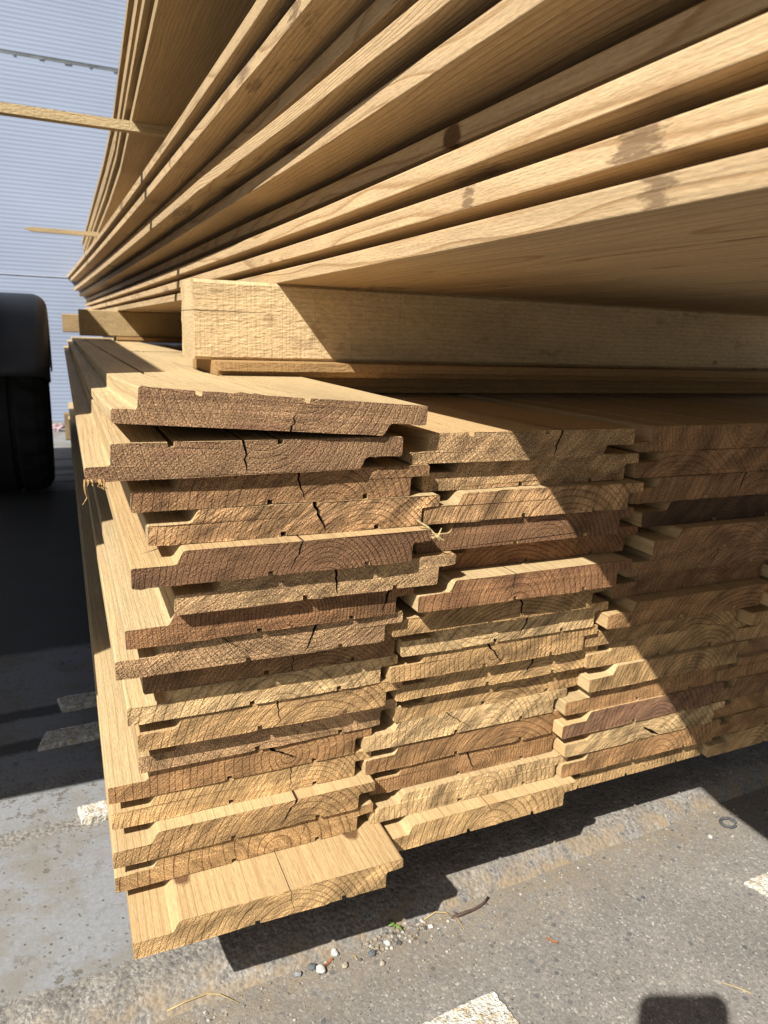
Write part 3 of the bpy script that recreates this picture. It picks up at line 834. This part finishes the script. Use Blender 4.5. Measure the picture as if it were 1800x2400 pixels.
# green sprout
M_LEAF = plain('leaf_green', (.20, .31, .075), .5, var=.2, scale=200)
M_STEMG = plain('stem_green', (.22, .30, .07), .5)
r = empty('sprout', (.2835, .0265, AZ))
tag(r, 'tiny green sprout growing from the cracked dirt at the kerb', 'plant')
def leaf(az, up, ln, wd):
    bm = bmesh.new()
    N = 8
    L1, L2 = [], []
    for k in range(N + 1):
        t = k / N
        hw = wd * math.sin(math.pi * min(1, t * .96 + .03)) ** .8 * (1 - .25 * t)
        p = Vector((math.cos(az), math.sin(az), 0)) * ln * t + Vector((0, 0, .007 + up * ln * t - ln * .45 * t * t))
        sd = Vector((-math.sin(az), math.cos(az), 0))
        L1.append(bm.verts.new(p + sd * hw + Vector((0, 0, hw * .35)))); L2.append(bm.verts.new(p - sd * hw + Vector((0, 0, hw * .35))))
    mid = [bm.verts.new((a.co + b.co) / 2 - Vector((0, 0, wd * .3))) for a, b in zip(L1, L2)]
    for k in range(N):
        bm.faces.new((L1[k], L1[k + 1], mid[k + 1], mid[k])); bm.faces.new((mid[k], mid[k + 1], L2[k + 1], L2[k]))
    o = obj('leaf', bm, M_LEAF, r, smooth=True)
    sm = o.modifiers.new('thickness', 'SOLIDIFY'); sm.thickness = .0004
for a, u, ln, wd in ((-.95, .3, .0095, .0020), (1.9, .5, .008, .0018), (3.0, .45, .0065, .0016)):
    leaf(a, u, ln, wd)
bm = bmesh.new(); tube(bm, [(0, 0, -.002), (.0003, 0, .003), (0, .0004, .0075)], [.0007, .0006, .0005], 6)
obj('stem', bm, M_STEMG, r, smooth=True)

# twig, straws, needles
M_TWIG = plain('twig_bark', (.105, .066, .052), .75, var=.35, scale=220, bump=.0006)
M_STRAW = plain('dry_straw', (.50, .37, .17), .6, var=.25, scale=90)
M_REDL = plain('dry_leaf', (.34, .13, .05), .7)
bm = bmesh.new()
tube(bm, [(-.022, -.001, .0016), (-.014, -.0022, .0030), (-.005, -.002, .0034), (.004, -.0012, .0026), (.013, .0008, .0022), (.021, .0035, .0024), (.028, .0078, .0030)],
     [.0013, .0018, .0016, .0014, .0016, .0012, .0013], 8)
tube(bm, [(-.014, -.002, .003), (-.017, .001, .0045), (-.0185, .0022, .0055)], [.0011, .0009, .0005], 6)
o = obj('twig', bm, M_TWIG, loc=(.368, .0195, AZ), smooth=True); tag(o, 'crooked dark brown twig lying on the asphalt', 'twig')
def straw(name, pts, rad, mat, look, cat):
    c = Vector(pts[len(pts) // 2]); c.z = AZ
    bm = bmesh.new(); tube(bm, [Vector(p) - c for p in pts], rad, 6)
    o = obj(name, bm, mat, loc=c, smooth=True); tag(o, look, cat); return o
straw('straw', [(.318, .027, AZ + .001), (.333, .0300, AZ + .003), (.3425, .0250, AZ + .0035), (.3495, .0140, AZ + .003), (.3512, .0000, AZ + .001)], [.0006, .0008, .0008, .0007, .0004], M_STRAW, 'thin curved yellow straw beside the dark twig', 'straw')
straw('straw', [(.058, .0165, AZ + .004), (.075, .0185, AZ + .0055), (.092, .0195, AZ + .005), (.108, .0290, AZ + .004)], [.0006, .0008, .0007, .0003], M_STRAW, 'straight brownish straw along the kerb at lower left', 'straw')
straw('straw', [(.093, .0200, AZ + .005), (.104, .0160, AZ + .004), (.119, .0035, AZ + .001)], [.0006, .0006, .0003], M_STRAW, 'thin pale straw branching off at lower left', 'straw')
straw('pine_needle', [(.552, -.146, AZ + .001), (.561, -.156, AZ + .0014), (.569, -.1655, AZ + .001)], .0005, M_STRAW, 'pale dry needle on the asphalt beside the shadow', 'needle')
straw('pine_needle', [(.232, .014, AZ + .001), (.2345, .0105, AZ + .002), (.2355, .0065, AZ + .001)], .0005, M_STRAW, 'short yellow needle between the pebbles', 'needle')
for x, y, a, look in ((.2075, .0135, .5, 'dry red leaf scrap between the pebbles'), (.4270, -.0450, 2.2, 'dry red leaf scrap alone on the asphalt'), (.6740, .0565, .3, 'curled yellowish leaf scrap by the kerb')):
    bm = bmesh.new()
    vsx = [bm.verts.new((.006 * math.cos(a) * s + c * .0016 * -math.sin(a), .006 * math.sin(a) * s + c * .0016 * math.cos(a), .0006 + .0016 * (s * s) + abs(c) * .0006)) for s in (-1, -.4, .3, 1) for c in (-.8, 0, .8)]
    for i in range(3):
        for j in range(2):
            bm.faces.new((vsx[i * 3 + j], vsx[i * 3 + j + 1], vsx[i * 3 + j + 4], vsx[i * 3 + j + 3]))
    o = obj('leaf_scrap', bm, M_STRAW if 'yellow' in look else M_REDL, loc=(x, y, AZ))
    o.modifiers.new('thickness', 'SOLIDIFY').thickness = .0004
    tag(o, look, 'leaf')

# rubber ring
bm = bmesh.new()
tube(bm, [(.0125 * math.cos(t * 2 * math.pi / 28) * .8, .0085 * math.sin(t * 2 * math.pi / 28), .0018) for t in range(-2, 24)], .0019, 8)
o = obj('rubber_ring', bm, plain('old_rubber', (.085, .09, .095), .6, var=.3, scale=120), loc=(.752, .0235, AZ), smooth=True)
tag(o, 'small broken grey rubber ring on the asphalt at right', 'ring')

# thick crumbling white road-marking fragments
def marking_mat():
    n = NT('old_white_marking')
    v = n.obj()
    k = n.noise(v, 150, 4, .65); g = n.voro(v, 330)
    c = n.mix(n.ramp(k, [(.50, 0.0), (.62, .9)]), (.76, .73, .66), (.42, .36, .27))
    c = n.mix(n.math('MULTIPLY', n.ramp(n.sep(g['Color'])[0], [(.80, 0.0), (.84, 1.0)]), .8), c, (.60, .47, .27))
    h = n.math('ADD', n.noise(v, 420, 3), n.math('MULTIPLY', k, 2.2))
    return n.done(c, .8, n.bump(h, 1.0, .0022), .2)
M_MARK = marking_mat()
def fragment(name, poly, z0, h, look, seed, tilt=0.0, mat=None, cat='road marking'):
    """poly: corner list (x, y); crumbly outline, real thickness"""
    rnd = random.Random(seed)
    pts = []
    for i, a in enumerate(poly):
        b = poly[(i + 1) % len(poly)]
        L = math.dist(a, b); k = max(2, int(L / .0022))
        for j in range(k):
            t = j / k
            q = noise.noise(Vector((i * 9 + t * L * 150, seed, 0)))
            nx, ny = -(b[1] - a[1]) / L, (b[0] - a[0]) / L
            pts.append((a[0] + (b[0] - a[0]) * t + nx * q * .0022, a[1] + (b[1] - a[1]) * t + ny * q * .0022))
    c = (sum(p[0] for p in poly) / len(poly), sum(p[1] for p in poly) / len(poly))
    bm = bmesh.new()
    rg = []
    for s, z in ((1.0, -.001), (1.0, h * .7), (.985, h * .95)):
        rg.append([bm.verts.new(((p[0] - c[0]) * s, (p[1] - c[1]) * s, z + (noise.noise(Vector((p[0] * 300, p[1] * 300, seed))) * h * .15 if z > 0 else 0))) for p in pts])
    m = len(pts)
    for a, b in zip(rg, rg[1:]):
        for k in range(m):
            bm.faces.new((a[k], a[(k + 1) % m], b[(k + 1) % m], b[k]))
    tri = tessellate_polygon([[Vector((p[0], p[1], 0)) for p in pts]])
    for t in tri:
        try: bm.faces.new([rg[2][j] for j in t])
        except ValueError: pass
    bmesh.ops.recalc_face_normals(bm, faces=bm.faces)
    o = obj(name, bm, mat or M_MARK, loc=(c[0], c[1], z0))
    tag(o, look, cat, 'old white road marking fragments')
    return o
fragment('marking_fragment', [(.262, -.0785), (.305, -.0745), (.340, -.0735), (.3445, -.110), (.27, -.125)], AZ, .0035, 'crumbling white marking fragment at the bottom edge, beside the phone shadow', 1)
fragment('marking_fragment', [(.682, -.060), (.78, -.055), (.80, -.11), (.70, -.105)], AZ, .0035, 'crumbling white marking fragment at the right edge of the asphalt', 2)
fragment('marking_fragment', [(-.004, .2815), (.30, .300), (.30, .328), (-.008, .309)], GZ, .009, 'sunlit white marking strip running under the stack at left', 3)
fragment('marking_fragment', [(-.055, .464), (.30, .486), (.30, .520), (-.046, .500)], GZ, .009, 'nearer of the two shaded pale marking strips beside the stack', 4)
fragment('marking_fragment', [(-.024, .562), (.30, .582), (.30, .616), (-.031, .597)], GZ, .009, 'farther of the two shaded pale marking strips beside the stack', 5)

# straw sliver caught between the boards
bm = bmesh.new()
tube(bm, [(-.018, 0, .0155), (-.008, -.002, .009), (0, -.004, .001), (.003, -.004, -.003)], [.0006, .0012, .0013, .0004], 5)
tube(bm, [(.0035, -.004, .008), (.0005, -.0045, .002), (-.0035, -.004, .0005), (-.006, -.003, .0012)], [.0003, .0008, .0008, .0003], 5)
tube(bm, [(-.002, -.004, .004), (.004, -.005, -.0015), (.0065, -.005, -.002)], [.0004, .0006, .0002], 5)
o = obj('wood_sliver', bm, M_LONG, loc=(.2765, -.026, .3175)); wattr(o, wood=(.70, .55, .28), stain=0)
tag(o, 'pale torn wood sliver caught between the left and middle columns', 'splinter')

# ------------------------------------------------------------------ wall behind
def wall_mat():
    n = NT('pale_blue_ribbed_panel')
    v = n.obj()
    c = n.mix(1.0, (.385, .455, .60), n.ramp(n.noise(n.vm('MULTIPLY', v, (1.2, 1, 3)), 1, 5), [(.3, .93), (.7, 1.06)]), 'MULTIPLY')
    sp = n.noise(v, 9, 5, .75)
    c = n.mix(n.ramp(sp, [(.70, 0.0), (.78, .35)]), c, (.36, .38, .42))
    return n.done(c, .5, None, .3)
wl = empty('warehouse_wall', (0, 4.02, GZ)); tag(wl, 'pale blue ribbed wall behind the timber with a dark horizontal seam', 'wall')
def ribbed(z0, z1, y):
    bm = bmesh.new()
    p = .0215
    prof = []
    z = z0
    while z < z1 - p:
        for f, d in ((0, 0), (.12, .0005), (.30, .0007), (.48, .0005), (.60, 0), (.97, 0)):
            prof.append((z + p * f, -d))
        z += p
    prof.append((z1, 0))
    a = [bm.verts.new((-7, y + d, z)) for z, d in prof]; b = [bm.verts.new((7, y + d, z)) for z, d in prof]
    for i in range(len(prof) - 1):
        bm.faces.new((a[i], b[i], b[i + 1], a[i + 1]))
    c = [bm.verts.new((x, y + .08, zz)) for x, zz in ((-7, z0), (7, z0), (7, z1), (-7, z1))]
    bm.faces.new(c); bm.faces.new((a[0], c[0], c[1], b[0])); bm.faces.new((a[-1], b[-1], c[2], c[3]))
    return bm
M_WALL = wall_mat()
obj('wall_panel', ribbed(.0, .798, 0), M_WALL, wl); obj('wall_panel', ribbed(.802, 1.868, 0), M_WALL, wl); obj('wall_panel', ribbed(1.884, 4.6, 0), M_WALL, wl)
bm = bmesh.new(); box(bm, -7, 7, .002, .03, 1.868, 1.884); box(bm, -7, 7, -.001, .002, 1.870, 1.879)
for k in range(40):
    x = -3 + k * .12; box(bm, x, x + .012 + .01 * (k % 3), -.004, -.001, 1.864 + .002 * (k % 2), 1.874)
obj('wall_seam', bm, plain('dark_sealant', (.20, .215, .22), .7, var=.4, scale=14), wl)
bm = bmesh.new(); box(bm, -7, 7, -.004, .03, .798, .802); obj('wall_joint', bm, plain('pale_joint', (.70, .75, .85), .5), wl)

# ------------------------------------------------------------------ trailer standing to the left: its wheel is in view, its body shades the stack
M_STEEL = plain('dark_painted_steel', (.045, .047, .05), .45, var=.2)
M_TYRE = plain('tyre_rubber', (.022, .022, .023), .8, var=.3, scale=20, bump=.001)
M_GUARD = plain('black_plastic', (.055, .058, .066), .42, var=.2, scale=12)
M_RIM = plain('grey_rim', (.25, .25, .26), .4, metal=.6)
tr = empty('parked_trailer', (-.34, .03, GZ)); tr.rotation_euler = (0, 0, 0)
tag(tr, 'dark box trailer parked at the left, only its black wheel and mudguard in view', 'trailer')
tr_loc = Vector((-.34, .03, GZ))
def TL(x, y, z): return (x + .34, y - .03, z - GZ)
bm = bmesh.new()   # body: floor plus four sides, open top
sh = .028
def tbox(x0, x1, y0, y1, z0, z1, bev=.004):
    a = TL(x0, y0, z0); b = TL(x1, y1, z1)
    n0 = len(bm.verts)
    box(bm, a[0], b[0], a[1], b[1], a[2], b[2], bev)
    bm.verts.ensure_lookup_table()
    for v in bm.verts[n0:]:
        v.co.x += sh * v.co.y
tbox(-1.15, -.34, .03, 2.45, .485, .535)
tbox(-1.15, -1.115, .03, 2.45, .537, .988); tbox(-.375, -.34, .03, 2.45, .537, .988)
tbox(-1.113, -.377, .03, .065, .537, .988); tbox(-1.113, -.377, 2.415, 2.45, .537, .988)
obj('trailer_body', bm, M_STEEL, tr)
bm = bmesh.new()
tbox(-1.02, -.97, -.65, 2.3, .40, .483); tbox(-.62, -.57, .10, 2.3, .40, .483)
tbox(-.968, -.622, .3, .36, .41, .482)
obj('chassis', bm, M_STEEL, tr)
bm = bmesh.new(); tube(bm, [TL(-.995, -.55, .42), TL(-.995, -.55, AZ + .01)], .025, 12); obj('support_leg', bm, M_STEEL, tr)
bm = bmesh.new(); tube(bm, [TL(-.75, .25, .43), TL(-.75, .25, AZ + .005)], .022, 12); obj('support_leg', bm, M_STEEL, tr)
def wheel(cx, xr, cy, cz, R, wid):
    """cx: left side of tyre, xr: right side"""
    bm = bmesh.new()
    N = 72
    prof = [(0, .60), (.02, .78), (.0, .88), (.05, .955), (.13, .995), (.30, 1.0), (.32, .975), (.36, .975), (.38, 1.0), (.62, 1.0), (.64, .975), (.68, .975), (.70, 1.0), (.87, .995), (.95, .955), (1.0, .88), (.98, .78), (1.0, .60)]
    rg = []
    for k in range(N):
        a = 2 * math.pi * k / N
        row = []
        for (u, rr) in prof:
            q = rr
            if (u <= .13 or u >= .87) and rr > .9 and k % 3 == 0: q -= .035
            row.append(bm.verts.new(TL(cx + (xr - cx) * u, cy + math.cos(a) * R * q, cz + math.sin(a) * R * q)))
        rg.append(row)
    for k in range(N):
        a, b = rg[k], rg[(k + 1) % N]
        for j in range(len(prof) - 1):
            bm.faces.new((a[j], a[j + 1], b[j + 1], b[j]))
    bmesh.ops.recalc_face_normals(bm, faces=bm.faces)
    w = empty('wheel', TL(0, 0, 0)); w.location = (0, 0, 0); w.parent = tr
    obj('tyre', bm, M_TYRE, w)
    bm = bmesh.new()
    for u0, u1, rr in ((.1, .9, .60), ):
        pts = [TL(cx + (xr - cx) * u0, cy, cz), TL(cx + (xr - cx) * .5, cy, cz), TL(cx + (xr - cx) * u1, cy, cz)]
        tube(bm, pts, R * rr, 40)
    for k in range(5):
        a = k * 2 * math.pi / 5
        p = TL(xr - .04, cy + math.cos(a) * R * .25, cz + math.sin(a) * R * .25)
        tube(bm, [p, (p[0] + .03, p[1], p[2])], .012, 6)
    obj('rim', bm, M_RIM, w)
wheel(-.33, -.040, 2.20, GZ + .300, .300, .29)
wheel(-1.44, -1.20, 2.20, GZ + .300, .300, .24)
def mudguard(x0, x1, cy, cz, R):
    bm = bmesh.new()
    cr = .045
    sec = [(x0, -.02), (x0, 0)]
    for k in range(7):
        a = math.pi / 2 * (1 - k / 6)
        sec.append((x1 - cr + cr * math.cos(a), -cr + cr * math.sin(a)))
    sec.append((x1, -.075))
    inner = [(x - .006 if i > 1 else x, r - .006) for i, (x, r) in enumerate(sec)]
    A = [math.radians(a) for a in range(18, 163, 6)]
    rows, rin = [], []
    for a in A:
        rows.append([bm.verts.new(TL(x, cy - math.cos(a) * (R + r), cz + math.sin(a) * (R + r))) for x, r in sec])
        rin.append([bm.verts.new(TL(x, cy - math.cos(a) * (R + r), cz + math.sin(a) * (R + r))) for x, r in inner])
    m = len(sec)
    for g in (rows, rin):
        for p, q in zip(g, g[1:]):
            for j in range(m - 1): bm.faces.new((p[j], p[j + 1], q[j + 1], q[j]))
    for i in (0, -1):
        for j in range(m - 1): bm.faces.new((rows[i][j], rows[i][j + 1], rin[i][j + 1], rin[i][j]))
    for j in (0, m - 1):
        for p, q, p2, q2 in zip(rows, rows[1:], rin, rin[1:]): bm.faces.new((p[j], q[j], q2[j], p2[j]))
    bmesh.ops.recalc_face_normals(bm, faces=bm.faces)
    obj('mudguard', bm, M_GUARD, tr, smooth=True)
mudguard(-.36, -.026, 2.20, GZ + .300, .352)
mudguard(-1.46, -1.17, 2.20, GZ + .300, .352)
bm = bmesh.new(); tube(bm, [TL(-1.3, 2.2, GZ + .3), TL(-.2, 2.2, GZ + .3)], .03, 12); obj('axle', bm, M_STEEL, tr)

# crumpled rag near the far wall
bm = bmesh.new()
stone_mesh(bm, (0, 0, .018), .026, sq=(1.2, .8, .8), seed=4, sub=3, rough=.7)
o = obj('crumpled_rag', bm, plain('pinkish_cloth', (.50, .36, .38), .85, var=.5, scale=40), loc=(-.035, 3.62, GZ), smooth=True)
tag(o, 'small crumpled pinkish rag on the ground behind the wheel', 'rag')
o = timber('timber_offcut', .000, .12, 3.3, 3.36, GZ, GZ + .13, seed=40); wattr(o, wood=(.36, .25, .14)); o['check'] = 0.0
tag(o, 'dull upright timber offcut at the far left end of the stack', 'timber')

# ------------------------------------------------------------------ the phone that takes the picture (its shadow falls on the asphalt)
CAM = Vector((.01061244, -.51657103, .4767363))
ROT = (math.radians(75.82954284), math.radians(-2.14351627), math.radians(-23.61780557))
ph = empty('smartphone', CAM); ph.rotation_euler = ROT
tag(ph, 'smartphone clamped upright on a thin tripod, throwing a rounded shadow', 'phone')
bm = bmesh.new()
box(bm, -.0600, .0200, -.125, .0385, .004, .012, 0)
for e in [e for e in bm.edges]:
    pass
es = [e for e in bm.edges if abs(e.verts[0].co.z - e.verts[1].co.z) > .005]
bmesh.ops.bevel(bm, geom=es, offset=.011, segments=6, affect='EDGES', profile=.5)
obj('phone_body', bm, plain('dark_glass', (.03, .03, .035), .2), ph)
tp = empty('tripod', (CAM.x - .02, CAM.y - .03, AZ)); tag(tp, 'thin black tripod holding the smartphone', 'tripod')
bm = bmesh.new(); tube(bm, [(0, 0, .16), (0, 0, .425)], .006, 10); box(bm, -.04, .04, -.012, .008, .425, .448, .003)
obj('post', bm, M_STEEL, tp)
for k in range(3):
    a = math.radians(150 + 120 * k)
    bm = bmesh.new(); tube(bm, [(0, 0, .18), (math.cos(a) * .14, math.sin(a) * .14, .003)], .004, 8)
    obj('leg', bm, M_STEEL, tp)

# ------------------------------------------------------------------ camera, sun, sky
cd = bpy.data.cameras.new('camera'); cam = bpy.data.objects.new('camera', cd); link(cam)
cam.location = CAM; cam.rotation_euler = ROT
cd.sensor_fit = 'VERTICAL'; cd.sensor_height = 9.8; cd.sensor_width = 7.35
cd.lens = 1680.16 / 2400 * 9.8
cd.clip_start = .02; cd.clip_end = 300
cd.dof.use_dof = True; cd.dof.focus_distance = .55; cd.dof.aperture_fstop = 4.6
scene.camera = cam

SD = Vector((.5759, .4069, -.709)).normalized()
sd = bpy.data.lights.new('sun', 'SUN'); sun = bpy.data.objects.new('sun', sd); link(sun)
sd.energy = 5.0; sd.angle = math.radians(.5); sd.color = (1.0, .955, .88)
sun.rotation_euler = SD.to_track_quat('-Z', 'Y').to_euler(); sun.location = (-2, -2, 3)
wd = bpy.data.worlds.new('World'); scene.world = wd; wd.use_nodes = True
nt = wd.node_tree; nt.nodes.clear()
sky = nt.nodes.new('ShaderNodeTexSky'); sky.sky_type = 'NISHITA'; sky.sun_disc = False
sky.sun_elevation = math.radians(45.15); sky.sun_rotation = math.radians(234.75)
bg = nt.nodes.new('ShaderNodeBackground'); bg.inputs['Strength'].default_value = .052
wo = nt.nodes.new('ShaderNodeOutputWorld')
hs = nt.nodes.new('ShaderNodeHueSaturation'); hs.inputs['Saturation'].default_value = .55   # thin bright haze whitens the sky
nt.links.new(sky.outputs[0], hs.inputs['Color']); nt.links.new(hs.outputs[0], bg.inputs[0]); nt.links.new(bg.outputs[0], wo.inputs[0])

scene.render.engine = 'CYCLES'
scene.cycles.use_denoising = True
scene.cycles.max_bounces = 8; scene.cycles.diffuse_bounces = 3
scene.view_settings.view_transform = 'Standard'; scene.view_settings.look = 'None'
scene.view_settings.exposure = 0.94; scene.view_settings.gamma = 1.0
